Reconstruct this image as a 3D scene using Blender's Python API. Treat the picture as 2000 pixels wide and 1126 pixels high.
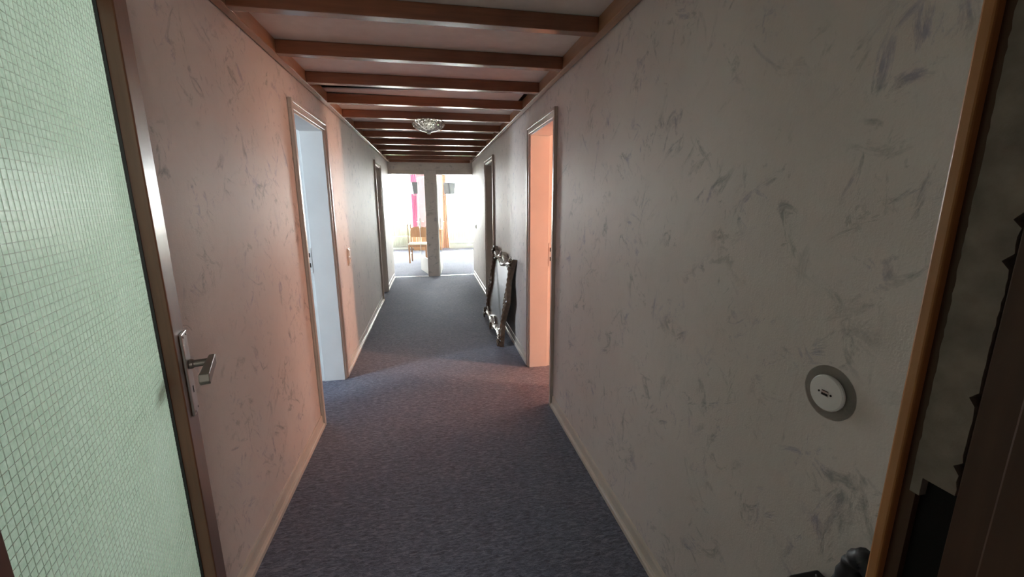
import bpy, bmesh, math, random
from mathutils import Vector, Matrix
random.seed(7)
SC = bpy.context.scene
COL = SC.collection
for o in list(bpy.data.objects):
    bpy.data.objects.remove(o, do_unlink=True)

# ------------------------------------------------------------------ camera
PITCH, YAW, ROLL, CAMZ, FPX = .2075, .1879, -.0042, 1.4697, 807.95
fw = Vector((math.sin(YAW)*math.cos(PITCH), math.cos(YAW)*math.cos(PITCH), -math.sin(PITCH)))
rt = Vector((math.cos(YAW), -math.sin(YAW), 0))
up = rt.cross(fw)
rt, up = rt*math.cos(ROLL)+up*math.sin(ROLL), up*math.cos(ROLL)-rt*math.sin(ROLL)
cd = bpy.data.cameras.new('camera')
cam = bpy.data.objects.new('camera', cd); COL.objects.link(cam)
cam.matrix_world = Matrix(((rt.x, up.x, -fw.x, 0), (rt.y, up.y, -fw.y, 0), (rt.z, up.z, -fw.z, CAMZ), (0, 0, 0, 1)))
cd.sensor_fit = 'HORIZONTAL'; cd.sensor_width = 36; cd.lens = FPX/2000*36; cd.clip_start = .02; cd.clip_end = 500
SC.camera = cam

# ------------------------------------------------------------------ world, sun, window light
w = bpy.data.worlds.new('sky'); SC.world = w; w.use_nodes = True
bg = w.node_tree.nodes['Background']; bg.inputs[0].default_value = (.95, .975, 1, 1); bg.inputs[1].default_value = 14.5
SC.view_settings.view_transform = 'Standard'; SC.view_settings.look = 'None'
SC.cycles.max_bounces = 8; SC.cycles.diffuse_bounces = 5; SC.cycles.glossy_bounces = 4; SC.cycles.transmission_bounces = 6; SC.cycles.transparent_max_bounces = 12
SC.view_settings.exposure = 2.3; SC.view_settings.gamma = 1; SC.view_settings.use_curve_mapping = False

def lamp(name, kind, loc, direction, energy, color, sx=1, sy=1, portal=False):
    l = bpy.data.lights.new(name, kind); l.energy = energy; l.color = color
    if kind == 'AREA':
        l.shape = 'RECTANGLE'; l.size = sx; l.size_y = sy
        if portal: l.cycles.is_portal = True
    o = bpy.data.objects.new(name, l); COL.objects.link(o); o.location = loc
    o.rotation_euler = Vector(direction).to_track_quat('-Z', 'Y').to_euler()
    return o
sun = lamp('sun', 'SUN', (2, 18, 8), (-.26, -1, -.87), 9, (1, .95, .86)); sun.data.angle = .009
# sky light enters the living room through its two windows (portals only steer the sampling of the sky)
lamp('window_portal', 'AREA', (-1.61, 13.86, 1.40), (0, -1, 0), 1, (1, 1, 1), 1.98, 1.9, True)
lamp('window_portal', 'AREA', (1.51, 13.86, 1.26), (0, -1, 0), 1, (1, 1, 1), 2.18, 2.18, True)
# daylight standing in the windows of the side rooms (each lamp fills a window opening built below)
lamp('blue_room_window_light', 'AREA', (-3.93, 1.75, 1.45), (1, 0, 0), 31, (.73, .87, 1), .9, 1.3)
lamp('red_room_window_light', 'AREA', (3.93, 1.94, 1.25), (-1, 0, 0), 30, (1, .54, .36), .26, 1.7)
lamp('red_room_wide_window_light', 'AREA', (3.93, 3.9, 1.4), (-1, 0, 0), 13, (1, .54, .36), 1.2, 1.3)
lamp('green_room_window_light', 'AREA', (-2.63, .85, 1.82), (1, 0, 0), 4.2, (.88, .96, .96), 1.2, .7)
lamp('vestibule_fill_light', 'AREA', (.95, -2.53, 1.75), (-.12, 1, 0), 7, (1, .91, .83), 1.0, .8)  # fill lamp added behind the camera, set in an invented window opening

# ------------------------------------------------------------------ materials
def M(name):
    m = bpy.data.materials.new(name); m.use_nodes = True
    nt = m.node_tree; b = nt.nodes['Principled BSDF']
    return m, nt, b
def N(nt, t, **kw):
    n = nt.nodes.new(t)
    for k, v in kw.items(): setattr(n, k, v)
    return n
def rgb(nt, pos, *stops):
    r = N(nt, 'ShaderNodeValToRGB'); e = r.color_ramp.elements
    while len(e) < len(stops): e.new(.5)
    for i, (p, c) in enumerate(stops):
        e[i].position = p; e[i].color = (*c, 1) if len(c) == 3 else c
    if pos is not None: nt.links.new(pos, r.inputs[0])
    return r.outputs[0]
def mapping(nt, scale=(1, 1, 1), rot=(0, 0, 0), loc=(0, 0, 0)):
    tc = N(nt, 'ShaderNodeTexCoord'); mp = N(nt, 'ShaderNodeMapping')
    mp.inputs['Scale'].default_value = scale; mp.inputs['Rotation'].default_value = rot; mp.inputs['Location'].default_value = loc
    nt.links.new(tc.outputs['Object'], mp.inputs[0]); return mp.outputs[0]
def noise(nt, vec, scale, detail=4, rough=.55, dist=0):
    n = N(nt, 'ShaderNodeTexNoise'); n.inputs['Scale'].default_value = scale; n.inputs['Detail'].default_value = detail
    n.inputs['Roughness'].default_value = rough; n.inputs['Distortion'].default_value = dist
    nt.links.new(vec, n.inputs['Vector']); return n.outputs['Fac']
def math_(nt, op, a, b=None, clamp=False):
    n = N(nt, 'ShaderNodeMath', operation=op, use_clamp=clamp)
    for i, x in enumerate((a, b)):
        if x is None: continue
        if isinstance(x, (int, float)): n.inputs[i].default_value = x
        else: nt.links.new(x, n.inputs[i])
    return n.outputs[0]
def mix(nt, f, a, b, mode='MIX'):
    n = N(nt, 'ShaderNodeMix', data_type='RGBA', blend_type=mode)
    for i, x in ((0, f), (6, a), (7, b)):
        if isinstance(x, (int, float)): n.inputs[i].default_value = x
        elif isinstance(x, tuple): n.inputs[i].default_value = (*x, 1)
        else: nt.links.new(x, n.inputs[i])
    return n.outputs[2]
def bump(nt, b, h, strength=.3, dist=.005):
    n = N(nt, 'ShaderNodeBump'); n.inputs['Strength'].default_value = strength; n.inputs['Distance'].default_value = dist
    nt.links.new(h, n.inputs['Height']); nt.links.new(n.outputs[0], b.inputs['Normal'])
def plain(name, c, rough=.5, metal=0, spec=.5, var=.12, vs=9, bs=.0, coat=0):
    m, nt, b = M(name)
    v = mapping(nt); n = noise(nt, v, vs, 5)
    lo = tuple(x*(1-var) for x in c); hi = tuple(min(1, x*(1+var)) for x in c)
    nt.links.new(rgb(nt, n, (.3, lo), (.7, hi)), b.inputs['Base Color'])
    b.inputs['Roughness'].default_value = rough; b.inputs['Metallic'].default_value = metal
    b.inputs['Specular IOR Level'].default_value = spec; b.inputs['Coat Weight'].default_value = coat; b.inputs['Coat Roughness'].default_value = .12
    if bs: bump(nt, b, noise(nt, v, vs*14, 3), bs, .002)
    return m

def make_wallpaper():
    m, nt, b = M('wallpaper')
    v = mapping(nt)
    base = rgb(nt, noise(nt, v, 2.2, 5, .6), (.30, (.655, .60, .56)), (.70, (.73, .675, .635)))
    fac = None
    rag = noise(nt, v, 70, 3, .7)
    for k, (ang, sy, sz, thr) in enumerate(((.6, 6, 15, .585), (-.8, 6, 14, .585), (1.4, 6, 16, .59))):
        mp0 = mapping(nt, (1, 1, 1), (ang, 0, 0), (k*3.1, k*7.7, k*2.3))
        mp = N(nt, 'ShaderNodeMapping'); mp.inputs['Scale'].default_value = (5, sy, sz); nt.links.new(mp0, mp.inputs[0])
        st = noise(nt, mp.outputs[0], 1.0, 5, .66, 1.3)
        st = math_(nt, 'ADD', st, math_(nt, 'MULTIPLY', math_(nt, 'SUBTRACT', rag, .5), .16))
        s = rgb(nt, st, (thr-.01, (0, 0, 0)), (thr+.13, (1, 1, 1)))
        fac = s if fac is None else math_(nt, 'MAXIMUM', fac, s)
    fac = math_(nt, 'MULTIPLY', fac, rgb(nt, noise(nt, mapping(nt, (1, 1, 1), (0, 0, 0), (1.3, 4.1, 9.2)), 5.2, 2, .5), (.44, (.12, .12, .12)), (.56, (1, 1, 1))))
    tint = rgb(nt, noise(nt, mapping(nt, (1, 1, 1), (0, 0, 0), (8, 2, 6)), 6, 1), (.42, (.30, .31, .29)), (.52, (.27, .265, .27)), (.60, (.33, .31, .40)))
    f2 = math_(nt, 'MULTIPLY', fac, .8)
    nt.links.new(mix(nt, f2, base, tint), b.inputs['Base Color'])
    b.inputs['Roughness'].default_value = .54; b.inputs['Specular IOR Level'].default_value = .17
    fine = noise(nt, v, 210, 4, .6)
    knife = noise(nt, mapping(nt, (10, 34, 9)), 1.0, 6, .6, .6)
    h = math_(nt, 'ADD', math_(nt, 'MULTIPLY', fine, .35), math_(nt, 'ADD', math_(nt, 'MULTIPLY', knife, .55), math_(nt, 'MULTIPLY', fac, -.35)))
    bump(nt, b, h, .33, .004)
    return m
def make_carpet():
    m, nt, b = M('carpet')
    v = mapping(nt)
    n1 = noise(nt, mapping(nt, (30, 85, 40)), 1.0, 5, .72, .8)
    n2 = noise(nt, v, 2.3, 4, .6)
    n3 = noise(nt, mapping(nt, (1, 1, 1), (0, 0, 0), (4, 9, 1)), 260, 2)
    c1 = rgb(nt, n1, (.34, (.046, .054, .092)), (.50, (.138, .154, .232)), (.66, (.305, .335, .440)))
    c2 = rgb(nt, n2, (.35, (.86, .86, .90)), (.65, (1.1, 1.08, 1.06)))
    c = mix(nt, 1.0, c1, c2, 'MULTIPLY')
    c = mix(nt, .25, c, rgb(nt, n3, (.4, (.04, .04, .05)), (.66, (.22, .22, .25))))
    nt.links.new(c, b.inputs['Base Color'])
    b.inputs['Roughness'].default_value = .92; b.inputs['Specular IOR Level'].default_value = .18
    b.inputs['Sheen Weight'].default_value = .25; b.inputs['Sheen Roughness'].default_value = .5
    bump(nt, b, math_(nt, 'ADD', n1, math_(nt, 'MULTIPLY', n3, .5)), .8, .008)
    return m
def make_wood(name, dark, light, rough=.3, axis=1, coat=.35):
    m, nt, b = M(name)
    sc = [55, 55, 55]; sc[axis] = 3
    n = noise(nt, mapping(nt, tuple(sc)), 1.0, 6, .6, .4)
    n2 = noise(nt, mapping(nt), 3, 3)
    c = rgb(nt, n, (.28, dark), (.72, light))
    c = mix(nt, .35, c, rgb(nt, n2, (.35, dark), (.65, light)))
    nt.links.new(c, b.inputs['Base Color'])
    b.inputs['Roughness'].default_value = rough; b.inputs['Coat Weight'].default_value = coat; b.inputs['Coat Roughness'].default_value = .18
    bump(nt, b, n, .08, .001)
    return m
def make_sheer(name, c, transp, through=.65):
    m, nt, b = M(name); nt.nodes.remove(b)
    out = nt.nodes['Material Output']
    tr = N(nt, 'ShaderNodeBsdfTransparent'); tl = N(nt, 'ShaderNodeBsdfTranslucent'); df = N(nt, 'ShaderNodeBsdfDiffuse')
    n = noise(nt, mapping(nt, (140, 140, 6)), 1.0, 3)
    cc = rgb(nt, n, (.3, tuple(x*.85 for x in c)), (.7, c))
    nt.links.new(cc, tl.inputs[0]); nt.links.new(cc, df.inputs[0])
    a = N(nt, 'ShaderNodeMixShader'); a.inputs[0].default_value = 1-through
    nt.links.new(tl.outputs[0], a.inputs[1]); nt.links.new(df.outputs[0], a.inputs[2])
    s = N(nt, 'ShaderNodeMixShader'); s.inputs[0].default_value = 1-transp
    nt.links.new(tr.outputs[0], s.inputs[1]); nt.links.new(a.outputs[0], s.inputs[2]); nt.links.new(s.outputs[0], out.inputs[0])
    return m
def make_clear_glass(name, tint, refl=.05):
    m, nt, b = M(name); nt.nodes.remove(b)
    out = nt.nodes['Material Output']
    tr = N(nt, 'ShaderNodeBsdfTransparent'); tr.inputs[0].default_value = (*tint, 1)
    gl = N(nt, 'ShaderNodeBsdfGlossy'); gl.inputs['Roughness'].default_value = .03
    n = noise(nt, mapping(nt), 2.0, 2)
    fr = N(nt, 'ShaderNodeFresnel'); fr.inputs[0].default_value = 1.33
    f = math_(nt, 'MULTIPLY', fr.outputs[0], math_(nt, 'ADD', math_(nt, 'MULTIPLY', n, refl*2+.006), refl))
    s = N(nt, 'ShaderNodeMixShader'); nt.links.new(f, s.inputs[0]); nt.links.new(tr.outputs[0], s.inputs[1]); nt.links.new(gl.outputs[0], s.inputs[2])
    nt.links.new(s.outputs[0], out.inputs[0]); return m
def make_wired_glass():
    m, nt, b = M('hammered_glass'); nt.nodes.remove(b)
    out = nt.nodes['Material Output']
    tl = N(nt, 'ShaderNodeBsdfTranslucent'); df = N(nt, 'ShaderNodeBsdfDiffuse'); gl = N(nt, 'ShaderNodeBsdfGlossy'); gl.inputs['Roughness'].default_value = .22
    n = noise(nt, mapping(nt), 120, 3, .6)
    nb = noise(nt, mapping(nt), 3, 3, .6)
    c = mix(nt, 1.0, rgb(nt, n, (.3, (.60, .74, .62)), (.7, (.80, .90, .80))), rgb(nt, nb, (.3, (.9, .92, .88)), (.7, (1, 1, 1))), 'MULTIPLY')
    nt.links.new(c, tl.inputs[0]); nt.links.new(c, df.inputs[0])
    bp = N(nt, 'ShaderNodeBump'); bp.inputs['Strength'].default_value = .22; bp.inputs['Distance'].default_value = .002
    nt.links.new(n, bp.inputs['Height'])
    for s in (tl, df, gl): nt.links.new(bp.outputs[0], s.inputs['Normal'])
    a = N(nt, 'ShaderNodeMixShader'); a.inputs[0].default_value = .12
    nt.links.new(tl.outputs[0], a.inputs[1]); nt.links.new(df.outputs[0], a.inputs[2])
    s = N(nt, 'ShaderNodeMixShader'); s.inputs[0].default_value = .02
    nt.links.new(a.outputs[0], s.inputs[1]); nt.links.new(gl.outputs[0], s.inputs[2]); nt.links.new(s.outputs[0], out.inputs[0])
    return m
def make_crystal():
    m, nt, b = M('pressed_crystal')
    n = noise(nt, mapping(nt), 60, 2)
    nt.links.new(rgb(nt, n, (.3, (.86, .86, .80)), (.7, (1, 1, .97))), b.inputs['Base Color'])
    b.inputs['Transmission Weight'].default_value = .82; b.inputs['Roughness'].default_value = .10; b.inputs['IOR'].default_value = 1.5
    return m

MT = dict(
    wall=make_wallpaper(), carpet=make_carpet(),
    beam=make_wood('ceiling_beam_wood', (.155, .054, .027), (.29, .11, .053), .30, 0, .6),
    rail=make_wood('ceiling_rail_wood', (.30, .145, .072), (.46, .25, .135), .30, 1, .5),
    doorwood=make_wood('entrance_door_wood', (.085, .032, .014), (.165, .068, .031), .30, 2, .45),
    jambwood=make_wood('jamb_wood', (.40, .155, .045), (.60, .26, .085), .42, 2, .2),
    jambdark=make_wood('dark_jamb_wood', (.060, .024, .011), (.11, .046, .022), .6, 2, 0),
    panel=plain('ceiling_panel_white', (.80, .76, .72), .6, var=.05, vs=14, bs=.1),
    slab=plain('raw_concrete', (.10, .09, .085), .9, var=.2),
    frame=plain('door_frame_paint', (.60, .54, .48), .29, var=.07, vs=5, spec=.5),
    reveal=plain('door_lining_white_paint', (.70, .69, .67), .42, var=.04, vs=4),
    base=plain('skirting_cream_paint', (.68, .62, .54), .28, var=.08, vs=7),
    plaster=plain('old_jamb_plaster', (.30, .25, .21), .8, var=.25, vs=30, bs=.2),
    white=plain('white_plastic', (.74, .74, .72), .35, var=.03),
    clear=make_clear_glass('clear_plastic', (.94, .94, .93)),
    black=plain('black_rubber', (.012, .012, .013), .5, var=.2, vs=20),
    hole=plain('dark_cavity', (.006, .005, .004), .95, var=.2),
    steel=plain('brushed_aluminium', (.52, .51, .49), .30, metal=1, var=.08, vs=40),
    lever=plain('grey_lever_plastic', (.17, .15, .135), .32, metal=.4, var=.06, vs=20),
    room_blue=plain('pale_blue_room_paint', (.66, .74, .76), .7, var=.04, bs=.05),
    room_red=plain('salmon_room_paint', (.78, .50, .40), .7, var=.05, bs=.05),
    room_white=plain('white_room_paint', (.78, .77, .74), .7, var=.03, bs=.05),
    room_pink=plain('pink_pier_paint', (.80, .50, .54), .6, var=.06, vs=4),
    rust=plain('brown_threshold', (.20, .09, .06), .6, var=.2, vs=20),
    vest=plain('vestibule_wall_paint', (.40, .38, .35), .8, var=.08, bs=.05),
    rad=plain('radiator_enamel', (.72, .74, .68), .35, var=.03),
    orange=make_wood('light_orange_wood', (.55, .28, .13), (.72, .42, .22), .40, 0, .2),
    chairwood=make_wood('chair_wood', (.33, .16, .075), (.50, .27, .14), .40, 2, .2),
    standwood=make_wood('stand_wood', (.22, .15, .11), (.36, .26, .20), .45, 2, .1),
    cushion=plain('cream_cushion', (.76, .73, .62), .85, var=.05, vs=40, bs=.2),
    speaker=plain('speaker_grey', (.095, .10, .105), .6, var=.12, vs=60, bs=.2),
    speakerface=plain('speaker_grille', (.10, .105, .11), .7, var=.1, vs=200, bs=.3),
    pink=make_sheer('magenta_curtain_cloth', (.80, .30, .48), 0, .018),
    brown=make_sheer('orange_brown_curtain_cloth', (.72, .46, .32), 0, .012),
    salmon=make_sheer('red_curtain_cloth', (.80, .22, .10), .02),
    sheer=make_sheer('white_sheer_cloth', (.92, .93, .90), .74),
    green=make_sheer('pale_green_net_cloth', (.58, .74, .52), 0, .016),
    pane=make_clear_glass('window_glass', (.95, .97, .96)),
    doorglass=make_clear_glass('clear_door_glass', (.95, .96, .96), .0),
    wired=make_wired_glass(), wiredback=make_clear_glass('glass_back_face', (.93, .97, .94)),
    wire=plain('embedded_wire', (.84, .94, .84), .6),
    crystal=make_crystal(),
    mirror=plain('old_mirror_glass', (.84, .85, .85), .22, metal=.9, var=.10, vs=6),
    mframe=plain('dark_gilt_frame', (.105, .066, .040), .30, var=.45, vs=22, bs=.25, coat=.4),
    mpale=plain('pale_silver_gilt', (.52, .49, .45), .32, metal=.3, var=.35, vs=30, bs=.2),
    back=plain('mirror_backing_board', (.10, .08, .06), .9),
    leaf=plain('bush_leaves', (.10, .20, .055), .6, var=.4, vs=30),
    paving=plain('pale_paving', (.62, .60, .56), .85, var=.1, vs=2),
    metalthr=plain('bright_threshold_metal', (.75, .75, .74), .25, metal=.9, var=.05),
)

# ------------------------------------------------------------------ mesh helpers
def box(bm, x0, x1, y0, y1, z0, z1):
    v = [bm.verts.new((x, y, z)) for x in (x0, x1) for y in (y0, y1) for z in (z0, z1)]
    for f in ((0, 1, 3, 2), (4, 6, 7, 5), (0, 4, 5, 1), (2, 3, 7, 6), (0, 2, 6, 4), (1, 5, 7, 3)):
        bm.faces.new([v[i] for i in f])
def prism(bm, pts, axis, a0, a1):
    """extrude a 2-D outline along an axis (0 x, 1 y, 2 z)"""
    def co(p, a):
        if axis == 0: return (a, p[0], p[1])
        if axis == 1: return (p[0], a, p[1])
        return (p[0], p[1], a)
    A = [bm.verts.new(co(p, a0)) for p in pts]; B = [bm.verts.new(co(p, a1)) for p in pts]
    n = len(pts)
    for i in range(n): bm.faces.new((A[i], A[(i+1) % n], B[(i+1) % n], B[i]))
    bm.faces.new(A[::-1]); bm.faces.new(B)
def lathe(bm, prof, n=24, axis=2, origin=(0, 0, 0), rad=None):
    rings = []
    for j, (r, h) in enumerate(prof):
        ring = []
        for i in range(n):
            t = 2*math.pi*i/n; rr = r*(rad(t, j) if rad else 1)
            c = (rr*math.cos(t), rr*math.sin(t))
            p = (c[0], c[1], h) if axis == 2 else ((h, c[0], c[1]) if axis == 0 else (c[0], h, c[1]))
            ring.append(bm.verts.new(Vector(p)+Vector(origin)))
        rings.append(ring)
    for a, b in zip(rings, rings[1:]):
        for i in range(n): bm.faces.new((a[i], a[(i+1) % n], b[(i+1) % n], b[i]))
    bm.faces.new(rings[0][::-1]); bm.faces.new(rings[-1])
def tube(bm, pts, r, n=8):
    pts = [Vector(p) for p in pts]; rings = []
    for i, p in enumerate(pts):
        d = (pts[min(i+1, len(pts)-1)]-pts[max(i-1, 0)]).normalized()
        a = d.cross(Vector((0, 0, 1))) if abs(d.z) < .95 else d.cross(Vector((1, 0, 0)))
        a.normalize(); b = d.cross(a)
        rr = r[i] if isinstance(r, (list, tuple)) else r
        rings.append([bm.verts.new(p+a*rr*math.cos(2*math.pi*k/n)+b*rr*math.sin(2*math.pi*k/n)) for k in range(n)])
    for a, b in zip(rings, rings[1:]):
        for k in range(n): bm.faces.new((a[k], a[(k+1) % n], b[(k+1) % n], b[k]))
    bm.faces.new(rings[0][::-1]); bm.faces.new(rings[-1])
def obj(name, bm, mat, parent=None, bevel=0, smooth=False, loc=None):
    bmesh.ops.recalc_face_normals(bm, faces=bm.faces[:])
    me = bpy.data.meshes.new(name); bm.to_mesh(me); bm.free()
    for m in (mat if isinstance(mat, (list, tuple)) else [mat]): me.materials.append(MT[m])
    o = bpy.data.objects.new(name, me); COL.objects.link(o)
    if smooth:
        for p in me.polygons: p.use_smooth = True
    if loc is not None: o.location = loc
    if parent: o.parent = parent
    if bevel:
        md = o.modifiers.new('bevel', 'BEVEL'); md.width = bevel; md.segments = 2; md.limit_method = 'ANGLE'
    return o
def boxes(name, mat, lst, parent=None, bevel=0):
    bm = bmesh.new()
    for b in lst: box(bm, *b)
    return obj(name, bm, mat, parent, bevel)
def empty(name, loc=(0, 0, 0), rz=0):
    o = bpy.data.objects.new(name, None); COL.objects.link(o); o.location = loc; o.rotation_euler.z = rz
    o.empty_display_size = .05
    return o
def tag(o, label=None, cat=None, group=None, kind=None):
    if label: o['label'] = label
    if cat: o['category'] = cat
    if group: o['group'] = group
    if kind: o['kind'] = kind
    return o
def S(o, label, cat): return tag(o, label, cat, None, 'structure')

# ------------------------------------------------------------------ room shell
XL, XR, TH, YE, HT = -.7825, .8126, .19, 8.38, 2.6
PY0, PY1 = .12, .31                       # entrance partition
A0, A1, C0, C1 = 2.775, 3.487, 6.415, 7.03
B0, B1, F0, F1 = 2.745, 3.437, 5.535, 6.29
L0, L1 = .40, 1.22
OH = 2.0
def wall_y(xa, xb, y0, y1, openings):
    out, y = [], y0
    for a, b, h in openings:
        out.append((xa, xb, y, a, 0, HT)); out.append((xa, xb, a, b, h, HT)); y = b
    out.append((xa, xb, y, y1, 0, HT)); return out
S(boxes('wall_left', 'wall', wall_y(XL-TH, XL, PY1, YE, [(L0, L1, 1.97), (A0, A1, OH), (C0, C1, OH)])),
  'long left corridor wall with marbled taupe wallpaper', 'wall')
S(boxes('wall_right', 'wall', wall_y(XR, XR+TH, PY1, YE, [(B0, B1, OH), (F0, F1, OH)])),
  'long right corridor wall with grey brushed wallpaper', 'wall')
# end wall with two openings and the post between them
PXA, PXB = -.118, .112
we = S(boxes('wall_end', 'wall', [(-3.4, XL, YE, YE+.14, 0, HT), (XR, 3.6, YE, YE+.14, 0, HT), (XL, XR, YE, YE+.14, 2.06, HT)]),
       'wall at the corridor end above the twin openings', 'wall')
boxes('frame_head', 'frame', [(XL, PXA, YE-.008, YE+.15, 1.985, 2.06), (PXB, XR, YE-.008, YE+.15, 1.985, 2.06)], we, .003)
bm = bmesh.new(); box(bm, PXA, PXB, YE-.008, YE+.15, 0, 2.06); box(bm, PXB-.055, PXB-.045, YE-.014, YE-.008, 0, 2.06)
obj('centre_post', bm, 'wall', we, .004)
# floor
fl = S(boxes('floor', 'slab', [(-4.2, 4.2, -2.6, 13.7, -.12, -.006)]), 'dark blue grey carpeted floor of the corridor', 'floor')
boxes('carpet_strip', 'carpet', [(-1.0, 1.02, .25, 4.372, -.006, 0)], fl)
boxes('carpet_strip', 'carpet', [(-1.0, 1.02, 4.375, YE+.14, -.006, 0)], fl)
boxes('living_room_carpet', 'carpet', [(-3.4, 3.6, YE+.14, 13.62, -.006, 0)], fl)
boxes('side_room_floor', 'carpet', [(-4.0, -1.0, .2, YE, -.006, 0)], fl)
boxes('side_room_floor', 'rust', [(1.02, 4.0, -.3, YE, -.006, 0)], fl)
boxes('vestibule_floor', 'carpet', [(-1.6, 1.6, -2.4, .25, -.006, 0)], fl)
for x0, x1 in ((XL, PXA), (PXB, XR)):
    bm = bmesh.new(); prism(bm, [(YE+.02, 0), (YE+.055, 0), (YE+.050, .005), (YE+.025, .005)], 0, x0, x1)
    obj('threshold_strip', bm, 'metalthr', fl)
# ceiling slab, beams, rails, panels
ce = S(boxes('ceiling', 'slab', [(-4.2, 4.2, -2.6, 13.9, HT, HT+.1)]), 'ceiling of brown beams with white panels between', 'ceiling')
boxes('living_room_ceiling', 'room_white', [(-3.4, 3.6, YE+.14, 13.6, HT-.02, HT)], ce)
BZ0, BZ1 = 2.203, 2.268
BY = [.88, 1.405, 1.932, 2.458, 2.985, 3.53, 4.083, 4.66, 5.235, 5.845, 6.48, 7.11, 7.79]
BWID = .052
for y in BY:
    o = boxes('beam', 'beam', [(XL+.047, XR-.047, -BWID/2, BWID/2, BZ0, BZ1)], ce, .003)
    o.location.y = y+BWID/2
boxes('beam', 'beam', [(XL+.047, XR-.047, YE-.05, YE-.012, BZ0-.004, BZ1)], ce, .003)
for a, b in ((XL+.007, XL+.047), (XR-.047, XR-.007)):
    boxes('side_rail', 'rail', [(a, b, PY1, YE-.012, BZ0-.001, BZ1+.01)], ce, .004)
bays = [PY1]+BY+[YE-.05]
for i in range(len(bays)-1):
    y0 = bays[i]+(BWID*.5 if i else 0); y1 = bays[i+1]+BWID*.5
    y0 += .002; y1 -= .002
    if abs(bays[i]-2.985) < .01:        # the slipped panel, its left end lifted, its right end short of the rail
        bm = bmesh.new(); nx, ny = 24, 6; g = []
        for ix in range(nx+1):
            row = []
            for iy in range(ny+1):
                tx, ty = ix/nx, iy/ny
                lift = .012*max(0, 1-tx/.5)
                ys = 3.30+.150*max(0, 1-tx/.56)**.8; yy = ys+ty*(y1-.004-ys)
                row.append((bm.verts.new((XL+.035+tx*(1.475), yy, BZ1+.001+lift)),
                            bm.verts.new((XL+.035+tx*(1.475), yy, BZ1+.009+lift))))
            g.append(row)
        for ix in range(nx):
            for iy in range(ny):
                for k in (0, 1): bm.faces.new([g[ix][iy][k], g[ix+1][iy][k], g[ix+1][iy+1][k], g[ix][iy+1][k]])
        for ix in range(nx):
            for iy in (0, ny): bm.faces.new([g[ix][iy][0], g[ix+1][iy][0], g[ix+1][iy][1], g[ix][iy][1]])
        for iy in range(ny):
            for ix in (0, nx): bm.faces.new([g[ix][iy][0], g[ix][iy+1][0], g[ix][iy+1][1], g[ix][iy][1]])
        tag(obj('panel', bm, 'panel', ce), 'slipped white panel with a black gap')
    else:
        boxes('panel', 'panel', [(XL+.035, XR-.035, y0, y1, BZ1+.001, BZ1+.009)], ce)

# skirting boards
def skirt(bm, x, sgn, y0, y1):
    pts = [(x, 0), (x+sgn*.022, 0), (x+sgn*.022, .020), (x+sgn*.017, .027), (x+sgn*.010, .030), (x+sgn*.009, .070), (x+sgn*.006, .080), (x, .082)]
    prism(bm, pts, 1, y0, y1)
def skirting(name, x, sgn, segs, label):
    r = S(empty(name, (x, segs[0][0], 0)), label, 'baseboard')
    for a, b in segs:
        bm = bmesh.new(); skirt(bm, 0, sgn, a-segs[0][0], b-segs[0][0]); obj('skirting_board', bm, 'base', r)
CW = .057
skirting('baseboard_left', XL, 1, [(1.3, A0-CW-.003), (A1+CW+.003, C0-CW-.003), (C1+CW+.003, YE-.01)], 'cream skirting boards along the left corridor wall')
skirting('baseboard_right', XR, -1, [(PY1+.01, B0-CW-.003), (B1+CW+.003, F0-CW-.003), (F1+CW+.003, YE-.01)], 'cream skirting boards along the right corridor wall')

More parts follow.
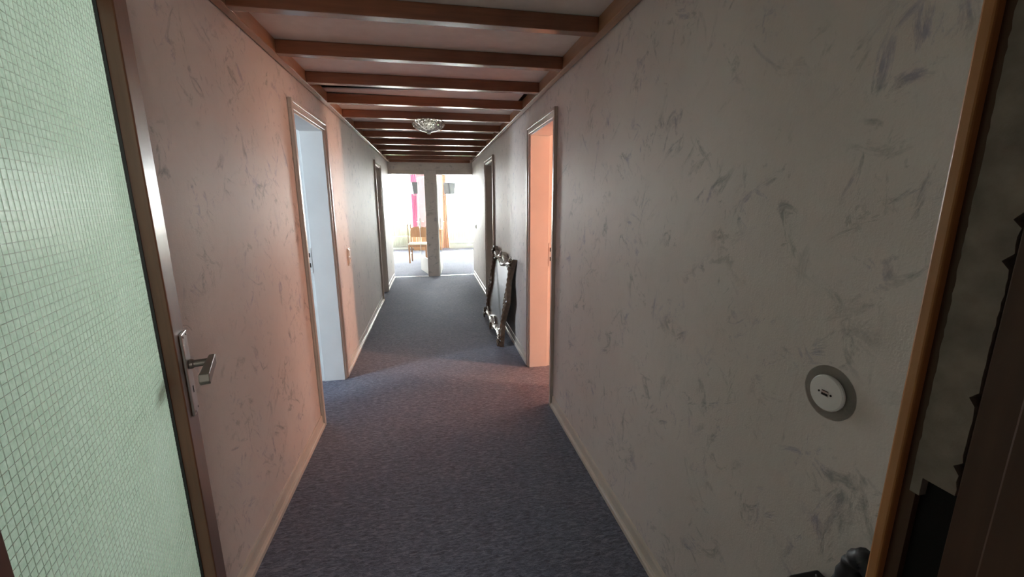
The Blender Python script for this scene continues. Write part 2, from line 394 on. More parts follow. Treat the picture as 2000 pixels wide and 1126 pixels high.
# door frames in the long walls
def doorway(name, side, y0, y1, label, lin, leaf):
    """side -1 left wall, +1 right wall. leaf: 'open' or 'closed'"""
    X = XL if side < 0 else XR
    r = S(empty(name, (X, (y0+y1)/2, 0)), label, 'door')
    q = -side                                        # direction towards the corridor
    w = (y1-y0)/2
    def bx(nm, mat, lst, bev=.003):
        bm = bmesh.new()
        for (xa, xb, a, b, c, d) in lst: box(bm, min(q*xa, q*xb), max(q*xa, q*xb), a, b, c, d)
        return obj(nm, bm, mat, r, bev)
    for s in (-1, 1):
        e = s*w; o_ = s*(w+CW)
        bx('casing', 'frame', [(.0, .016, min(e, o_), max(e, o_), 0, OH), (.016, .024, min(o_, o_-s*.022), max(o_, o_-s*.022), 0, OH+CW)])
    bx('casing_head', 'frame', [(.0, .016, -w-CW, w+CW, OH, OH+CW), (.016, .024, -w-CW+.022, w+CW-.022, OH+CW-.022, OH+CW)])
    t = .012
    bx('jamb_lining', lin, [(.004, -TH+.03, -w, -w+t, 0, OH-t)], .002)
    bx('jamb_lining', lin, [(.004, -TH+.03, w-t, w, 0, OH-t)], .002)
    bx('jamb_lining', lin, [(.004, -TH+.03, -w, w, OH-t, OH)], .002)
    # rebate at the room side
    for s in (-1, 1): bx('rebate', lin, [(-TH+.03, -TH-.012, min(s*w, s*(w-.002)), max(s*w, s*(w-.002)), 0, OH)], 0)
    if leaf == 'closed':
        lf = bx('door_leaf', 'frame', [(-TH+.03, -TH-.012, -w+.003, w-.003, .008, OH-.004)])
        bm = bmesh.new(); tube(bm, [(q*(-TH+.03), -w+.07, 1.05), (q*(-TH+.085), -w+.07, 1.05), (q*(-TH+.088), -w+.10, 1.05), (q*(-TH+.088), -w+.19, 1.05)], .009)
        h = obj('door_handle', bm, 'steel', lf, 0, True)
        bm = bmesh.new(); box(bm, min(q*(-TH+.03), q*(-TH+.036)), max(q*(-TH+.03), q*(-TH+.036)), -w+.05, -w+.09, .93, 1.15); obj('handle_plate', bm, 'steel', lf, .002)
    else:
        # leaf swung back into the room, hinged on the near jamb
        lf = bx('door_leaf', 'reveal', [(-TH-.02, -TH-.02-(2*w), -w-.055, -w-.013, .008, OH-.004)])
        bm = bmesh.new(); box(bm, min(q*(-TH-.01), q*(-TH-.02)), max(q*(-TH-.01), q*(-TH-.02)), -w-.05, -w-.02, .25, .35); box(bm, min(q*(-TH-.01), q*(-TH-.02)), max(q*(-TH-.01), q*(-TH-.02)), -w-.05, -w-.02, 1.65, 1.75)
        obj('hinge', bm, 'steel', lf)
        bm = bmesh.new(); xs = sorted((q*(-TH+.028), q*(-TH+.004)))
        box(bm, xs[0], xs[1], w-t-.003, w-t+.001, .92, 1.12); sp = obj('strike_plate', bm, 'reveal', r)
        bm = bmesh.new(); xs = sorted((q*(-TH+.020), q*(-TH+.012)))
        box(bm, xs[0], xs[1], w-t-.004, w-t, .965, 1.00); box(bm, xs[0], xs[1], w-t-.004, w-t, 1.045, 1.08); obj('latch_hole', bm, 'hole', sp)
    return r
doorway('door_2', -1, A0, A1, 'open doorway on the left with pale bluish lining', 'reveal', 'open')
doorway('door_3', -1, C0, C1, 'far closed door on the left near the corridor end', 'frame', 'closed')
doorway('door_4', 1, B0, B1, 'open doorway on the right glowing salmon orange', 'reveal', 'open')
doorway('door_5', 1, F0, F1, 'far closed door on the right behind the leaning mirror', 'frame', 'closed')

# entrance partition with the camera's doorway
HX0, HX1 = -.405, .470
S(boxes('wall_entrance', 'wall', [(XL-TH-2.0, HX0-.03, PY0, PY1-.012, 0, HT), (HX1+.03, XR+TH, PY0, PY1-.012, 0, HT), (HX0-.03, HX1+.03, PY0, PY1-.012, 2.1, HT)]),
  'partition wall around the entrance doorway', 'wall')
ej = S(empty('trim_1', (HX1, .21, 0)), 'worn brown door jamb at the right edge of the picture', 'door frame')
def ejbox(nm, mat, lst, bev=.001):
    return boxes(nm, mat, [(a-HX1, b-HX1, c-.21, d-.21, e, f) for a, b, c, d, e, f in lst], ej, bev)
ejbox('edge_bead', 'jambwood', [(.466, .500, .3005, .3115, 0, 2.1)], .002)
ejbox('rebate_groove', 'jambdark', [(.475, .500, .288, .3005, 0, 2.1)], 0)
# strip of old filler with broken edges, ending at the lock cut-out
bm = bmesh.new(); random.seed(3)
def ragged(z0, z1, ya, yb, flat_bottom):
    n = 130; zs = [z0+(z1-z0)*i/n for i in range(n+1)]
    L = [(yb+random.uniform(-.0006, .0006), z) for z in zs]
    R_ = []
    for i, z in enumerate(zs):
        d = random.uniform(-.001, .001)
        if random.random() < .12: d += .006
        R_.append((ya+d, z))
    prism(bm, L+R_[::-1], 0, .4735-HX1, .500-HX1)
random.seed(5)
ragged(1.196-.0, 2.1, .258-.21, .2925-.21, True)
box(bm, .4735-HX1, .03, .284-.21, .2925-.21, 1.176, 1.196)
ragged(.0, 1.062, .258-.21, .2925-.21, True)
obj('filler_strip', bm, 'plaster', ej)
ejbox('lock_cutout', 'hole', [(.482, .500, .257, .291, 1.05, 1.20)], 0)
ejbox('inner_jamb_board', 'jambdark', [(.472, .500, .226, .2555, 0, 2.1)], .001)
ejbox('outer_jamb_board', 'jambdark', [(.462, .500, .12, .226, 0, 2.1)], .002)
ejbox('head_jamb', 'doorwood', [(HX0, HX1, .12, .3115, 2.07, 2.1)], .002)
ejbox('hinge_jamb', 'doorwood', [(HX0-.03, HX0, .12, .3115, 0, 2.1)], .002)

# the other rooms
S(boxes('wall_vestibule', 'vest', [(-1.7, -1.6, -2.5, PY0, 0, HT), (1.6, 1.7, -2.5, PY0, 0, HT), (-1.7, .45, -2.6, -2.5, 0, HT), (1.45, 1.7, -2.6, -2.5, 0, HT), (.45, 1.45, -2.6, -2.5, 0, 1.35), (.45, 1.45, -2.6, -2.5, 2.15, HT),
  (HX1+.03, 1.6, PY0-.01, PY0, 0, HT), (-1.6, HX0-.03, PY0-.01, PY0, 0, HT)]), 'plain walls of the vestibule behind the camera', 'wall')
S(boxes('wall_green_room', 'room_white', [(-2.7, -2.6, PY1-.19, 1.45, 0, .82), (-2.7, -2.6, PY1-.19, 1.45, 2.18, HT), (-2.7, -2.6, PY1-.19, .22, .82, 2.18), (-2.7, -2.6, 1.45, 1.55, 0, HT),
  (-2.6, XL-TH, 1.45, 1.55, 0, HT)]), 'walls of the bright room behind the wired glass door', 'wall')
S(boxes('wall_blue_room', 'room_blue', [(-4.0, -3.9, 1.55, 4.8, 0, .8), (-4.0, -3.9, 1.55, 4.8, 2.1, HT), (-4.0, -3.9, 2.2, 4.8, .8, 2.1),
  (-4.0, -3.9, 1.55, 1.30, .8, 2.1), (-4.0, XL-TH, 4.8, 4.9, 0, HT), (-4.0, -2.7, 1.40, 1.55, 0, HT), (-3.9, XL-TH, 1.552, 4.8, HT-.1, HT-.02)]), 'pale blue walls of the room on the left', 'wall')
S(boxes('wall_red_room', 'room_red', [(3.9, 4.0, -.4, 1.81, 0, HT), (3.9, 4.0, 1.81, 2.07, 0, .4), (3.9, 4.0, 1.81, 2.07, 2.1, HT), (3.9, 4.0, 2.07, 3.3, 0, HT), (3.9, 4.0, 3.3, 4.5, 0, .75), (3.9, 4.0, 3.3, 4.5, 2.05, HT), (3.9, 4.0, 4.5, 4.6, 0, HT),
  (XR+TH, 4.0, 4.6, 4.7, 0, HT), (XR+TH, 3.9, -.4, -.3, 0, HT),
  (XR+TH, XR+TH+.1, -.3, PY0, 0, HT), (XR+TH, 3.9, -.3, 4.6, HT-.1, HT-.02)]), 'salmon walls of the room on the right', 'wall')
# opaque panels added behind the window lamps to keep sky light out
for (b_, lab) in (((-2.72, -2.70, .1, 1.5, .7, 2.3), 'added light blocker behind the window of the room behind the glass door'), ((-4.02, -4.0, 1.2, 2.3, .7, 2.2), 'added light blocker behind the window of the blue room'),
                  ((4.0, 4.02, 1.7, 2.2, .3, 2.2), 'added light blocker behind the narrow window of the salmon room'), ((4.0, 4.02, 3.25, 4.55, .7, 2.1), 'added light blocker behind the wide window of the salmon room'),
                  ((.4, 1.5, -2.62, -2.60, 1.3, 2.2), 'added light blocker behind the vestibule fill lamp')):
    S(boxes('light_blocker', 'room_white', [b_]), lab, 'light blocker')
WY = 13.6
S(boxes('wall_window', 'room_white', [(-3.5, -2.6, WY, WY+.22, 0, HT), (-.62, .42, WY, WY+.22, 0, HT), (2.6, 3.7, WY, WY+.22, 0, HT),
  (-2.6, -.62, WY, WY+.22, 0, .45), (-2.6, -.62, WY, WY+.22, 2.35, HT), (.42, 2.6, WY, WY+.22, 0, .17), (.42, 2.6, WY, WY+.22, 2.35, HT)]), 'bright living room wall with two large windows', 'wall')
S(boxes('wall_living_left', 'room_white', [(-3.5, -3.4, YE, WY, 0, HT)]), 'left wall of the living room', 'wall')
S(boxes('wall_living_right', 'room_white', [(3.6, 3.7, YE, WY, 0, HT)]), 'right wall of the living room', 'wall')
S(boxes('wall_pier', 'room_pink', [(-.60, .40, WY-.03, WY-.002, 0, HT-.02)]), 'pink panelled pier between the two windows', 'wall')
S(boxes('added_overhang', 'paving', [(-3.5, 3.7, WY+.22, WY+1.2, 2.46, 2.60)]), 'added unseen slab cutting the sun above the living room windows', 'sun blocker')  # unseen overhang added to shorten the sun patches on the floor
S(boxes('ground', 'paving', [(-120, 120, WY+.22, 260, -.5, -.3)]), 'pale sunlit ground outside the windows', 'ground')

def window(name, x0, x1, z0, z1, label, muls):
    r = S(empty(name, ((x0+x1)/2, WY+.13, z0)), label, 'window')
    cx = (x0+x1)/2; W = (x1-x0)/2; H = z1-z0
    boxes('window_frame', 'white', [(-W, W, -.03, .03, 0, .06), (-W, W, -.03, .03, H-.06, H), (-W, -W+.06, -.03, .03, .06, H-.06), (W-.06, W, -.03, .03, .06, H-.06)], r, .004)
    xs = [-W+.06]+[m-cx for m in muls]+[W-.06]
    for m in xs[1:-1]: boxes('mullion', 'white', [(m-.03, m+.03, -.03, .03, .06, H-.06)], r, .004)
    for a, b in zip(xs, xs[1:]): boxes('pane', 'pane', [(a+.02, b-.02, -.004, .004, .05, H-.05)], r)
    boxes('window_sill', 'white', [(-W, W, -.13, -.03, -.0, .025)], r, .004)
window('window_1', -2.6, -.62, .45, 2.35, 'left living room window blown out by daylight', [-1.55])
window('window_2', .42, 2.6, .17, 2.35, 'right living room window reaching down near the floor', [1.5])
def curtain(name, mat, x0, x1, z0, z1, y, amp, waves, label, cat, bottom=None, seed=0, ax=0, thick=.002):
    rnd = random.Random(seed); n = max(24, int(waves*10)); bm = bmesh.new(); rows = 14; g = []
    ph = rnd.random()*6
    for j in range(rows+1):
        t = j/rows; row = []
        for i in range(n+1):
            s = i/n; a0, a1 = x0, x1
            if bottom: a0 = x0+(bottom[0]-x0)*t**1.6; a1 = x1+(bottom[1]-x1)*t**1.6
            xx = a0+(a1-a0)*s
            d = amp*(math.sin(ph+s*waves*2*math.pi)+.35*math.sin(2.3*s*waves*2*math.pi+ph*2+t))*(.7+.4*t)
            row.append(bm.verts.new((xx, y+d, z1+(z0-z1)*t) if ax == 0 else (y+d, xx, z1+(z0-z1)*t)))
        g.append(row)
    for j in range(rows):
        for i in range(n): bm.faces.new((g[j][i], g[j][i+1], g[j+1][i+1], g[j+1][i]))
    o = obj(name, bm, mat, None, 0, True)
    return tag(o, label, cat)
curtain('net_curtain', 'green', -2.55, -.66, .42, .76, WY-.05, .014, 26, 'pale green gathered net curtain low in the left window', 'curtain', seed=1)
curtain('net_curtain', 'green', .50, 2.55, .19, .72, WY-.05, .014, 28, 'pale green gathered net curtain low in the right window', 'curtain', seed=2)
curtain('sheer_curtain', 'sheer', -2.58, -1.0, .74, 2.42, WY-.09, .018, 14, 'white sheer curtain at the left end of the left window', 'curtain', seed=3)
curtain('sheer_curtain', 'sheer', -.70, -.62, .74, 2.42, WY-.09, .012, 2, 'narrow white sheer curtain beside the magenta drape', 'curtain', seed=4)
curtain('sheer_curtain', 'sheer', .44, .78, .70, 2.42, WY-.09, .016, 5, 'narrow white sheer curtain beside the orange brown drape', 'curtain', seed=5)
curtain('sheer_curtain', 'sheer', 1.20, 2.55, .70, 2.42, WY-.09, .018, 15, 'white sheer curtain at the right end of the right window', 'curtain', seed=6)
curtain('drape', 'pink', -.615, -.43, .63, 2.42, WY-.17, .022, 3.5, 'magenta pink drape between the left window and the pier', 'curtain', (-.60, -.47), 7)
curtain('drape', 'brown', .36, .46, 0.02, 2.42, WY-.17, .018, 2.5, 'orange brown floor length drape beside the right window', 'curtain', (.325, .505), 8)
tag(boxes('curtain_rail', 'white', [(-2.7, 2.7, WY-.20, WY-.04, 2.42, 2.45)], None, .004), 'white curtain rail above the living room windows', 'curtain rail')
# bushes outside
def bush(x, y, z, r, h, label, seed):
    rnd = random.Random(seed); bm = bmesh.new()
    for k in range(700):
        t = rnd.random()*2*math.pi; u = rnd.uniform(-.2, 1); q = math.sqrt(max(0, 1-u*u)); s = rnd.uniform(.75, 1.05)
        p = Vector((r*q*math.cos(t)*s, r*q*math.sin(t)*s, h*(.5+.5*u)*s)); l = rnd.uniform(.05, .11)
        d = Vector((rnd.gauss(0, 1), rnd.gauss(0, 1), rnd.gauss(.3, 1))).normalized(); e = d.orthogonal().normalized()*l*.45
        a = [bm.verts.new(p+v) for v in (-d*l*.5, e, d*l*.5, -e)]; bm.faces.new(a)
    lathe(bm, [(r*.15, 0), (r*.62, h*.25), (r*.74, h*.5), (r*.5, h*.8), (r*.1, h*.92)], 12)
    return tag(obj('garden_bush', bm, 'leaf', None, 0, False, (x, y, z)), label, 'bush')
bush(-1.55, 17.5, -.3, 1.1, .82, 'rounded green bush outside the left window', 1)
bush(2.0, 18.0, -.3, 1.2, .55, 'low green bush outside the right window', 2)

# ------------------------------------------------------------------ entrance door with wired glass
AN = math.radians(17.3)
D = Vector((-math.sin(AN), math.cos(AN), 0))
P = Vector((-.64, 1.147, 0))
DW = .905; S1 = .033; S0 = S1-DW
hp = P+D*S0
door = S(empty('door_1', (hp.x, hp.y, 0), math.atan2(D.y, D.x)), 'open brown entrance door with a large wired glass pane', 'door')
# local frame: x along the leaf (0 hinge .. DW free edge), y: towards +90deg (away from corridor = left side), z up
TD = .042; ZR0, ZR1, ZT = .30, 1.885, 2.0
e0, e1 = -.757-S0, -.070-S0          # glass opening
def dbox(nm, mat, lst, par=door, bev=.003): return boxes(nm, mat, lst, par, bev)
dbox('stile', 'doorwood', [(e1, DW, 0, TD, .01, ZT)])
dbox('stile', 'doorwood', [(0, e0, 0, TD, .01, ZT)])
dbox('rail', 'doorwood', [(e0, e1, 0, TD, ZR1, ZT)])
dbox('rail', 'doorwood', [(e0, e1, 0, TD, .01, ZR0)])
GY = .032
bm = bmesh.new(); box(bm, e0-.006, e1+.006, GY, GY+.006, ZR0-.006, ZR1+.006)
bm.faces.ensure_lookup_table()
gp = obj('glass_pane', bm, ('wired', 'wiredback'), door)
for p in gp.data.polygons: p.material_index = 0 if p.normal.y < -.5 else 1
bm = bmesh.new(); st = .0127; wr = .00030
x = e0+.006
while x < e1: box(bm, x-wr*.7, x+wr*.7, GY-.0008, GY-.0001, ZR0, ZR1); x += st
z = ZR0+.005
while z < ZR1: box(bm, e0, e1, GY-.0008, GY-.0001, z-wr, z+wr); z += st
tag(obj('wire_mesh', bm, 'wire', gp), 'fine square wire mesh in the glass', kind='stuff')
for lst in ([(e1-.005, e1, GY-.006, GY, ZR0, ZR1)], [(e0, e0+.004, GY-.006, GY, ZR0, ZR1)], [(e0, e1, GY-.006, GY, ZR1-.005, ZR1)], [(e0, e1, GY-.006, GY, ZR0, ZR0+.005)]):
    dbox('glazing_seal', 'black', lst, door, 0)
def dhandle(ysgn, y):
    sx = -S0
    pl = dbox('handle_plate', 'steel', [(sx-.032, sx+.020, min(y, y+ysgn*.007), max(y, y+ysgn*.007), .928, 1.148)], door, .002)
    yy = y+ysgn*.007
    bm = bmesh.new()
    for xx, zz in ((sx-.022, 1.139), (sx+.010, 1.139), (sx-.022, .937), (sx+.010, .937)):
        lathe(bm, [(.0032, 0), (.003, ysgn*.0012), (.001, ysgn*.0016)], 8, 1, (xx, yy, zz))
    obj('screw', bm, 'lever', pl)
    bm = bmesh.new(); box(bm, sx-.009, sx-.003, min(yy-.001*ysgn, yy+.0006*ysgn), max(yy-.001*ysgn, yy+.0006*ysgn), .985, 1.003); obj('keyhole', bm, 'hole', pl)
    bm = bmesh.new()
    lathe(bm, [(.0125, 0), (.0125, ysgn*.008), (.0095, ysgn*.011), (.0095, ysgn*.050)], 16, 1, (sx-.006, yy, 1.062))
    # flat tapered grip turned towards the hinge side
    ys = yy+ysgn*.048
    A = [(sx+.010, 1.076), (sx+.010, 1.048), (sx-.05, 1.047), (sx-.122, 1.042), (sx-.130, 1.052), (sx-.124, 1.070), (sx-.05, 1.074)]
    vs = []
    for (xx, zz) in A:
        k = min(1, max(0, (sx+.01-xx)/.13)); th = .007+.004*k
        vs.append((bm.verts.new((xx, ys-th, zz)), bm.verts.new((xx, ys+th, zz))))
    n = len(vs)
    for i in range(n): bm.faces.new((vs[i][0], vs[(i+1) % n][0], vs[(i+1) % n][1], vs[i][1]))
    bm.faces.new([v[0] for v in vs]); bm.faces.new([v[1] for v in vs][::-1])
    obj('lever', bm, 'lever', door, .003)
dhandle(-1, 0); dhandle(1, TD)
bm = bmesh.new()
for zz in (.25, 1.7): lathe(bm, [(.008, zz), (.008, zz+.1)], 10, 2, (-.004, -.006, 0))
obj('hinge', bm, 'steel', door)

# ------------------------------------------------------------------ right wall: round cover, switches
cp = tag(empty('round_socket_cover', (XR, .673, 1.070)), 'round white socket on a clear plastic disc, near right wall', 'socket')
bm = bmesh.new(); lathe(bm, [(.058, 0), (.058, -.002), (.056, -.0035), (.020, -.0035)], 48, 0); obj('clear_disc', bm, 'clear', cp)
bm = bmesh.new(); lathe(bm, [(.0385, -.0035), (.0385, -.008), (.036, -.0105), (.010, -.0115)], 48, 0); wd = obj('white_disc', bm, 'white', cp, 0, False)
bm = bmesh.new(); box(bm, -.0122, -.0112, -.0085, .0085, -.0065, .0065); obj('socket_rim', bm, 'steel', wd, .0008)
bm = bmesh.new(); box(bm, -.0126, -.0116, -.0070, .0070, -.0048, -.0002); box(bm, -.0126, -.0116, -.0070, .0070, .0042, .0056); obj('socket_slot', bm, 'hole', wd)
for s in (-1, 1):
    bm = bmesh.new(); lathe(bm, [(.0022, -.0114), (.0022, -.0124)], 10, 0, (0, s*.0135, 0)); obj('screw_hole', bm, 'hole', wd)

sw = tag(empty('double_switch', (XL, 4.065, .97)), 'cream double switch plate on the left wall past the open doorway', 'switch')
bm = bmesh.new(); box(bm, 0, .010, -.045, .045, -.080, .080); sp_ = obj('switch_plate', bm, 'frame', sw, .003)
bm = bmesh.new(); box(bm, .010, .016, -.030, .030, .010, .068); obj('rocker', bm, 'base', sw, .002)
bm = bmesh.new(); lathe(bm, [(.030, .010), (.030, .016), (.026, .016), (.024, .011), (.004, .011)], 24, 0, (0, 0, -.038)); obj('socket_insert', bm, 'white', sw)
s2 = tag(empty('light_switch', (XR, 7.87, 1.01)), 'small white light switch near the end of the right wall', 'switch')
bm = bmesh.new(); box(bm, -.010, 0, -.04, .04, -.04, .04); obj('switch_plate', bm, 'white', s2, .003)
bm = bmesh.new(); box(bm, -.016, -.010, -.026, .026, -.026, .026); obj('rocker', bm, 'white', s2, .002)
# ------------------------------------------------------------------ ceiling lamp
cl = tag(empty('ceiling_lamp', (.006, 4.115, BZ0)), 'round pressed crystal ceiling lamp hanging below the beams', 'lamp')
bm = bmesh.new(); lathe(bm, [(.055, 0), (.055, -.012), (.045, -.018), (.012, -.02)], 24); obj('mount', bm, 'steel', cl)
prof = [(.128, -.008), (.140, -.020), (.142, -.040), (.132, -.062), (.106, -.080), (.070, -.094), (.034, -.104), (.014, -.108)]
def petals(t, j):
    a = 1+.040*math.cos(16*t)*(1 if j < 4 else .6)
    return a+(.020*math.cos(32*t+j*math.pi))
bm = bmesh.new(); lathe(bm, prof, 128, 2, (0, 0, 0), petals)
inner = [(r*.90, h+.010) for r, h in prof]
bs = obj('glass_bowl', bm, 'crystal', cl)
bm = bmesh.new()
for ring, (r, h, n) in enumerate(((.139, -.030, 24), (.122, -.066, 20), (.088, -.085, 14))):
    for k in range(n):
        t = 2*math.pi*(k+.5*(ring % 2))/n; c = Vector((r*math.cos(t), r*math.sin(t), h)); s = .011-.001*ring
        o_ = Vector((math.cos(t), math.sin(t), -.35*ring)).normalized(); tt = Vector((-math.sin(t), math.cos(t), 0)); uu = o_.cross(tt)
        ap = bm.verts.new(c+o_*.009); q = [bm.verts.new(c+v) for v in (tt*s, uu*s, -tt*s, -uu*s)]
        for i in range(4): bm.faces.new((q[i], q[(i+1) % 4], ap))
        bm.faces.new(q[::-1])
tag(obj('cut_facets', bm, 'crystal', bs), kind='stuff')
bm = bmesh.new(); lathe(bm, [(.012, -.104), (.020, -.110), (.018, -.116), (.006, -.121)], 16); obj('finial', bm, 'steel', cl, 0, True)

# ------------------------------------------------------------------ leaning mirror
ML, MH = 1.16, .82
mr = tag(empty('wall_mirror', (.655, 4.60, .0)), 'ornate dark framed mirror leaning against the right wall on the floor', 'mirror')
LEAN = math.atan2(.135, .865)
mr.rotation_euler = (0, LEAN, 0)
# local: y along wall (-ML/2 near .. +ML/2 far), z up the mirror, front faces -x
def contour(n, out):
    pts = []
    hw, hh = ML/2, MH/2
    for k in range(n):
        t = k/n*4; s = int(t); u = t-s
        c = (1-abs(2*u-1))                      # 0 corner .. 1 mid side
        if out:
            off = .034*math.exp(-((1-c)/.0001)) if False else 0
            off = .050*max(0, 1-c/.24)**1.4 + .042*math.exp(-((1-c)/.20)**2) - .034*math.exp(-((c-.48)/.22)**2)
            d = 0
        else:
            off = -.095+.042*math.exp(-((c-.52)/.20)**2)-.022*math.exp(-((1-c)/.16)**2)-.020*max(0, 1-c/.3)
        if s == 0: p = (-hw+2*hw*u, -hh-off)
        elif s == 1: p = (hw+off, -hh+2*hh*u)
        elif s == 2: p = (hw-2*hw*u, hh+off)
        else: p = (-hw-off, hh-2*hh*u)
        if c < .22:                           # corners push out diagonally
            k2 = (1-c/.22)**1.4*(.040 if out else -.055)
            cx = -1 if (s == 0 and u < .5) or (s == 3 and u > .5) or (s == 3 and u >= .5) else 1
            if s == 0: p = (p[0]+(-1 if u < .5 else 1)*k2, p[1])
            elif s == 1: p = (p[0], p[1]+(-1 if u < .5 else 1)*k2)
            elif s == 2: p = (p[0]+(1 if u < .5 else -1)*k2, p[1])
            else: p = (p[0], p[1]+(1 if u < .5 else -1)*k2)
        pts.append(p)
    return pts
NN = 240
po = contour(NN, True); pi_ = contour(NN, False)
zoff = MH/2+.055
bm = bmesh.new(); rings = []
for (f, x) in ((0, .012), (0, -.030), (.06, -.038), (.30, -.044), (.55, -.030), (.75, -.026), (.90, -.036), (1, -.030), (1, -.006)):
    ring = []
    for k in range(NN):
        a, b = po[k], pi_[k]; rp = 0
        if .05 < f < .95: rp = .0035*math.sin(k*2*math.pi/NN*60)
        ring.append(bm.verts.new((x-rp, a[0]+(b[0]-a[0])*f, zoff+a[1]+(b[1]-a[1])*f)))
    rings.append(ring)
rings.append(rings[0])
for a, b in zip(rings, rings[1:]):
    for k in range(NN):
        try: bm.faces.new((a[k], a[(k+1) % NN], b[(k+1) % NN], b[k]))
        except ValueError: pass
fr = obj('carved_frame', bm, ('mframe', 'mpale'), mr, 0, False)
for p in fr.data.polygons:
    c = p.center
    if (c.z > zoff+MH/2-.075 and abs(c.y) < ML/2-.10) or (c.z < zoff-MH/2+.07 and abs(c.y) < ML/2-.14): p.material_index = 1  # top and bottom members get the paler, more silvery gilt
bm = bmesh.new(); vs = [bm.verts.new((-.010, p[0], zoff+p[1])) for p in pi_]; vb = [bm.verts.new((-.005, p[0], zoff+p[1])) for p in pi_]
bm.faces.new(vs); bm.faces.new(vb[::-1])
for k in range(NN): bm.faces.new((vs[k], vs[(k+1) % NN], vb[(k+1) % NN], vb[k]))
obj('mirror_glass', bm, 'mirror', mr)
boxes('backing_board', 'back', [(-.004, .008, -ML/2+.03, ML/2-.03, zoff-MH/2+.03, zoff+MH/2-.03)], mr)
def shell(name, y, z, s, rot, mat):
    bm = bmesh.new()
    for k in range(7):
        a = rot+(k-3)*.42; d = Vector((0, math.sin(a), math.cos(a))); L = s*(1-.07*abs(k-3))
        tube(bm, [Vector((-.030, y, z))+d*L*.05, Vector((-.054, y, z))+d*L*.5, Vector((-.044, y, z))+d*L], [.004, .0085, .006], 6)
    lathe(bm, [(.012, -.035), (.012, -.052), (.007, -.060), (.002, -.062)], 10, 0, (0, y, z))
    obj(name, bm, mat, fr, 0, True)
shell('shell_ornament', 0, zoff-MH/2+.02, .075, math.pi, 'mframe')
shell('shell_ornament', 0, zoff+MH/2-.02, .075, 0, 'mpale')
shell('corner_leaf', -ML/2+.03, zoff-MH/2+.03, .10, math.pi*1.25, 'mframe')
shell('corner_leaf', ML/2-.03, zoff-MH/2+.03, .10, math.pi*.75, 'mframe')
shell('corner_leaf', -ML/2+.03, zoff+MH/2-.03, .10, -math.pi*.25, 'mframe')
shell('corner_leaf', ML/2-.03, zoff+MH/2-.03, .10, math.pi*.25, 'mframe')
for yy in (-ML/2+.02, ML/2-.02):
    for dz in (-.03, .03):
        bm = bmesh.new(); lathe(bm, [(.011, -.036), (.010, -.046), (.005, -.052), (.001, -.053)], 10, 0, (0, yy, zoff+dz)); obj('stud', bm, 'mpale', fr, 0, True)

# ------------------------------------------------------------------ black things at the lower right
bm = bmesh.new(); pts = []
for k in range(41):
    t = k/40*math.pi
    pts.append((.765, .562-.10*(1-math.cos(t))*.5, .34+.475*math.sin(t)**.8 if 0 < k < 40 else .34))
pts = [(p[0], p[1], p[2]) for p in pts]
base = [(.765, pts[0][1], .02), (.765, pts[0][1], .18)]
tail = [(.765, pts[-1][1]-.01, .18), (.765, pts[-1][1]-.03, .02)]
full = base+pts+tail; rr = []
for i in range(len(full)): rr.append(.021 if i % 2 else .0185)
tube(bm, full, rr, 12)
tag(obj('hose', bm, 'black', None, 0, True), 'thick black ribbed hose arching up beside the worn right jamb', 'hose')
bx_ = tag(empty('small_device', (.765, .608, 0)), 'small black box with a pale rim under the round socket', 'box')
boxes('device_body', 'black', [(-.035, .040, -.010, .020, .0, .672)], bx_, .004)
boxes('device_rim', 'steel', [(-.037, -.035, -.010, .020, .665, .669)], bx_)
bm = bmesh.new(); lathe(bm, [(.006, .672), (.006, .682), (.004, .684)], 10, 2, (.015, -.004, 0)); obj('device_knob', bm, 'black', bx_)

# ------------------------------------------------------------------ living room
def leaf(name, hx, hy, ang, label, sgn):
    r = S(empty(name, (hx, hy, 0), ang), label, 'door')      # local x along the leaf
    Lw = .70
    boxes('glass_sheet', 'doorglass', [(.03, Lw-.02, -.004, .004, .33, 1.93)], r)
    boxes('kick_panel', 'white', [(.0, Lw, -.014, .014, .012, .33)], r, .003)
    boxes('leaf_stile', 'white', [(0, .03, -.012, .012, .33, 1.965)], r, .003)
    boxes('leaf_stile', 'white', [(Lw-.02, Lw-.006, -.006, .006, .33, 1.965)], r, .003)
    boxes('leaf_rail', 'white', [(.03, Lw-.02, -.014, .014, 1.93, 1.965)], r, .003)
    bm = bmesh.new()
    for s in (-1, 1): tube(bm, [(Lw-.04, s*.0, 1.05), (Lw-.04, s*.055, 1.05), (Lw-.055, s*.06, 1.05), (Lw-.16, s*.06, 1.05)], .009, 8)
    box(bm, Lw-.06, Lw-.02, -.02, .02, .92, 1.13)
    obj('door_handle', bm, 'steel', r)
leaf('door_6', -.105, YE+.17, math.radians(90+13.5), 'left glass door leaf swung open into the living room', 1)
leaf('door_7', .120, YE+.17, math.radians(90-5.5), 'right glass door leaf swung open into the living room', -1)

rd = tag(empty('radiator', (-1.55, 13.45, 0)), 'pale column radiator under the left living room window', 'radiator')
me = None
for k in range(38):
    x = -.80+k*.0427
    if me is None:
        bm = bmesh.new(); box(bm, -.0125, .0125, -.05, .05, .09, .41); o = obj('column', bm, 'rad', rd, .006); me = o.data
    else:
        o = bpy.data.objects.new('column', me); COL.objects.link(o); o.parent = rd
        md = o.modifiers.new('bevel', 'BEVEL'); md.width = .006; md.segments = 2
    o.location = (x, 0, 0)
boxes('radiator_header', 'rad', [(-.82, .80, -.03, .03, .11, .14), (-.82, .80, -.03, .03, .36, .39)], rd, .005)
boxes('radiator_foot', 'rad', [(-.83, .81, -.055, .06, 0, .075)], rd, .005)
cb = tag(empty('convector_cover', (1.52, 13.47, 0)), 'low cream convector cover under the right living room window', 'radiator cover')
boxes('cover_body', 'rad', [(-.99, 1.05, -.07, .08, .0, .165)], cb, .004)
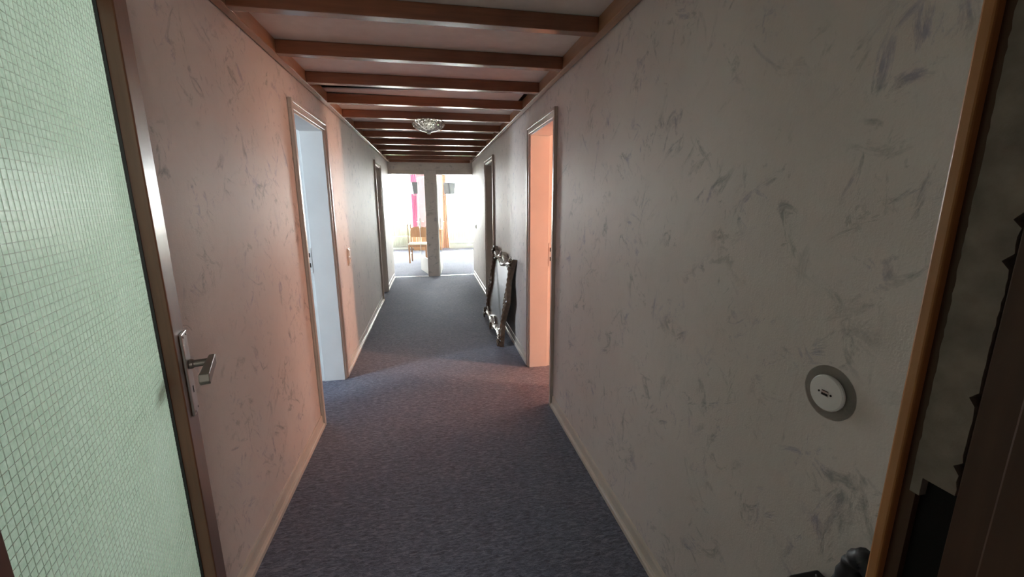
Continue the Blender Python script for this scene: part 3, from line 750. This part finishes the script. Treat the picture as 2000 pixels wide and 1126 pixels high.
boxes('cover_top', 'rad', [(-1.0, 1.06, -.09, .085, .165, .18)], cb, .004)
for k in range(4): boxes('cover_panel', 'rad', [(-.96+k*.5, -.51+k*.5, -.078, -.07, .03, .14)], cb, .002)
sb = tag(empty('sideboard', (-.14, 13.20, 0)), 'light orange wooden sideboard against the pink pier', 'sideboard')
boxes('carcass', 'orange', [(-.47, .44, -.16, .16, .06, .60)], sb, .004)
boxes('top_board', 'orange', [(-.49, .46, -.18, .17, .60, .625)], sb, .004)
boxes('plinth', 'orange', [(-.45, .42, -.14, .14, 0, .06)], sb)
for k in range(2):
    dr = boxes('cabinet_door', 'orange', [(-.46+k*.455, -.015+k*.455, -.178, -.16, .08, .585)], sb, .003)
    boxes('knob', 'steel', [(-.06+k*.10, -.04+k*.10, -.195, -.178, .32, .34)], dr, .004)
# chair
ch = tag(empty('dining_chair', (-.36, 10.47, 0), math.radians(-4)), 'wooden chair with cream seat pad seen through the left opening', 'chair')
bm = bmesh.new()
prism(bm, [(-.225, -.20), (.225, -.20), (.205, .20), (-.205, .20)], 2, .445, .485); obj('seat_pad', bm, 'cushion', ch, .015)
boxes('seat_frame', 'chairwood', [(-.205, .205, -.185, -.165, .395, .445), (-.195, .195, .165, .185, .395, .445), (-.205, -.185, -.165, .165, .395, .445), (.185, .205, -.165, .165, .395, .445)], ch, .003)
for sx in (-1, 1):
    bm = bmesh.new(); prism(bm, [(sx*.20-.018, -.19), (sx*.20+.018, -.19), (sx*.20+.018, -.154), (sx*.20-.018, -.154)], 2, 0, .445); obj('leg', bm, 'chairwood', ch, .004)
    bm = bmesh.new(); tube(bm, [(sx*.185, .215, 0), (sx*.185, .185, .42), (sx*.188, .20, .65), (sx*.19, .235, .86)], .017, 8); obj('rear_leg', bm, 'chairwood', ch, 0, True)
bm = bmesh.new(); top = []
for k in range(13):
    s = -1+2*k/12; top.append((s*.20, .83+.035*(1-s*s)))
prism(bm, [(-.19, .60), (.19, .60)]+top[::-1], 1, .205, .228); obj('back_panel', bm, 'chairwood', ch, .004)
for k in (-1, 0, 1): boxes('spindle', 'cushion', [(k*.055-.009, k*.055+.009, .205, .223, .445, .60)], ch, .003)
boxes('stretcher', 'chairwood', [(-.195, -.178, -.16, .19, .20, .225)], ch); boxes('stretcher', 'chairwood', [(.178, .195, -.16, .19, .20, .225)], ch)
# slim stand beside the radiator
stn = tag(empty('plant_stand', (-.70, 13.12, 0)), 'slim grey brown wooden stand beside the pale radiator', 'stand')
boxes('stand_top', 'standwood', [(-.06, .06, -.10, .10, .79, .82)], stn, .003)
for sx in (-1, 1):
    for sy in (-1, 1): boxes('leg', 'standwood', [(sx*.042-.011, sx*.042+.011, sy*.08-.011, sy*.08+.011, 0, .79)], stn, .002)
boxes('shelf', 'standwood', [(-.05, .05, -.08, .08, .70, .715)], stn)
# loudspeakers on wall arms
def loudspeaker(x, y, z, rz, w, label, ax):
    r = tag(empty('loudspeaker', (x, y, z), rz), label, 'speaker', 'loudspeakers on the pier')
    h = .34; bm = bmesh.new()
    A = [(-w/2, -.13), (w/2, -.13), (w*.28, .13), (-w*.28, .13)]
    for zz, k in ((0, .80), (h, 1.0)): pass
    lo = [bm.verts.new((a*.62, b, 0)) for a, b in A]; hi = [bm.verts.new((a, b, h)) for a, b in A]
    for i in range(4): bm.faces.new((lo[i], lo[(i+1) % 4], hi[(i+1) % 4], hi[i]))
    bm.faces.new(lo[::-1]); bm.faces.new(hi)
    b_ = obj('cabinet', bm, 'speaker', r, .012)
    bm = bmesh.new(); q0 = [(-w*.27, .02), (w*.27, .02), (w*.44, h-.02), (-w*.44, h-.02)]
    prism(bm, q0, 1, -.140, -.128); obj('grille', bm, 'speakerface', r, .003)
    # arm to the pier
    bm = bmesh.new(); inv = Matrix.Rotation(-rz, 3, 'Z')
    tube(bm, [(0, .02, .0), (0, .02, -.04), inv @ Vector((ax-x, .03, -.04)), inv @ Vector((ax-x, WY-.035-y, -.04))], .012, 8)
    obj('bracket_arm', bm, 'steel', r)
    return r
loudspeaker(-.50, 13.08, 1.70, math.radians(25), .22, 'tapered grey loudspeaker in front of the magenta drape', -.38)
loudspeaker(.535, 13.0, 1.69, math.radians(48), .36, 'grey loudspeaker angled before the right window', .27)
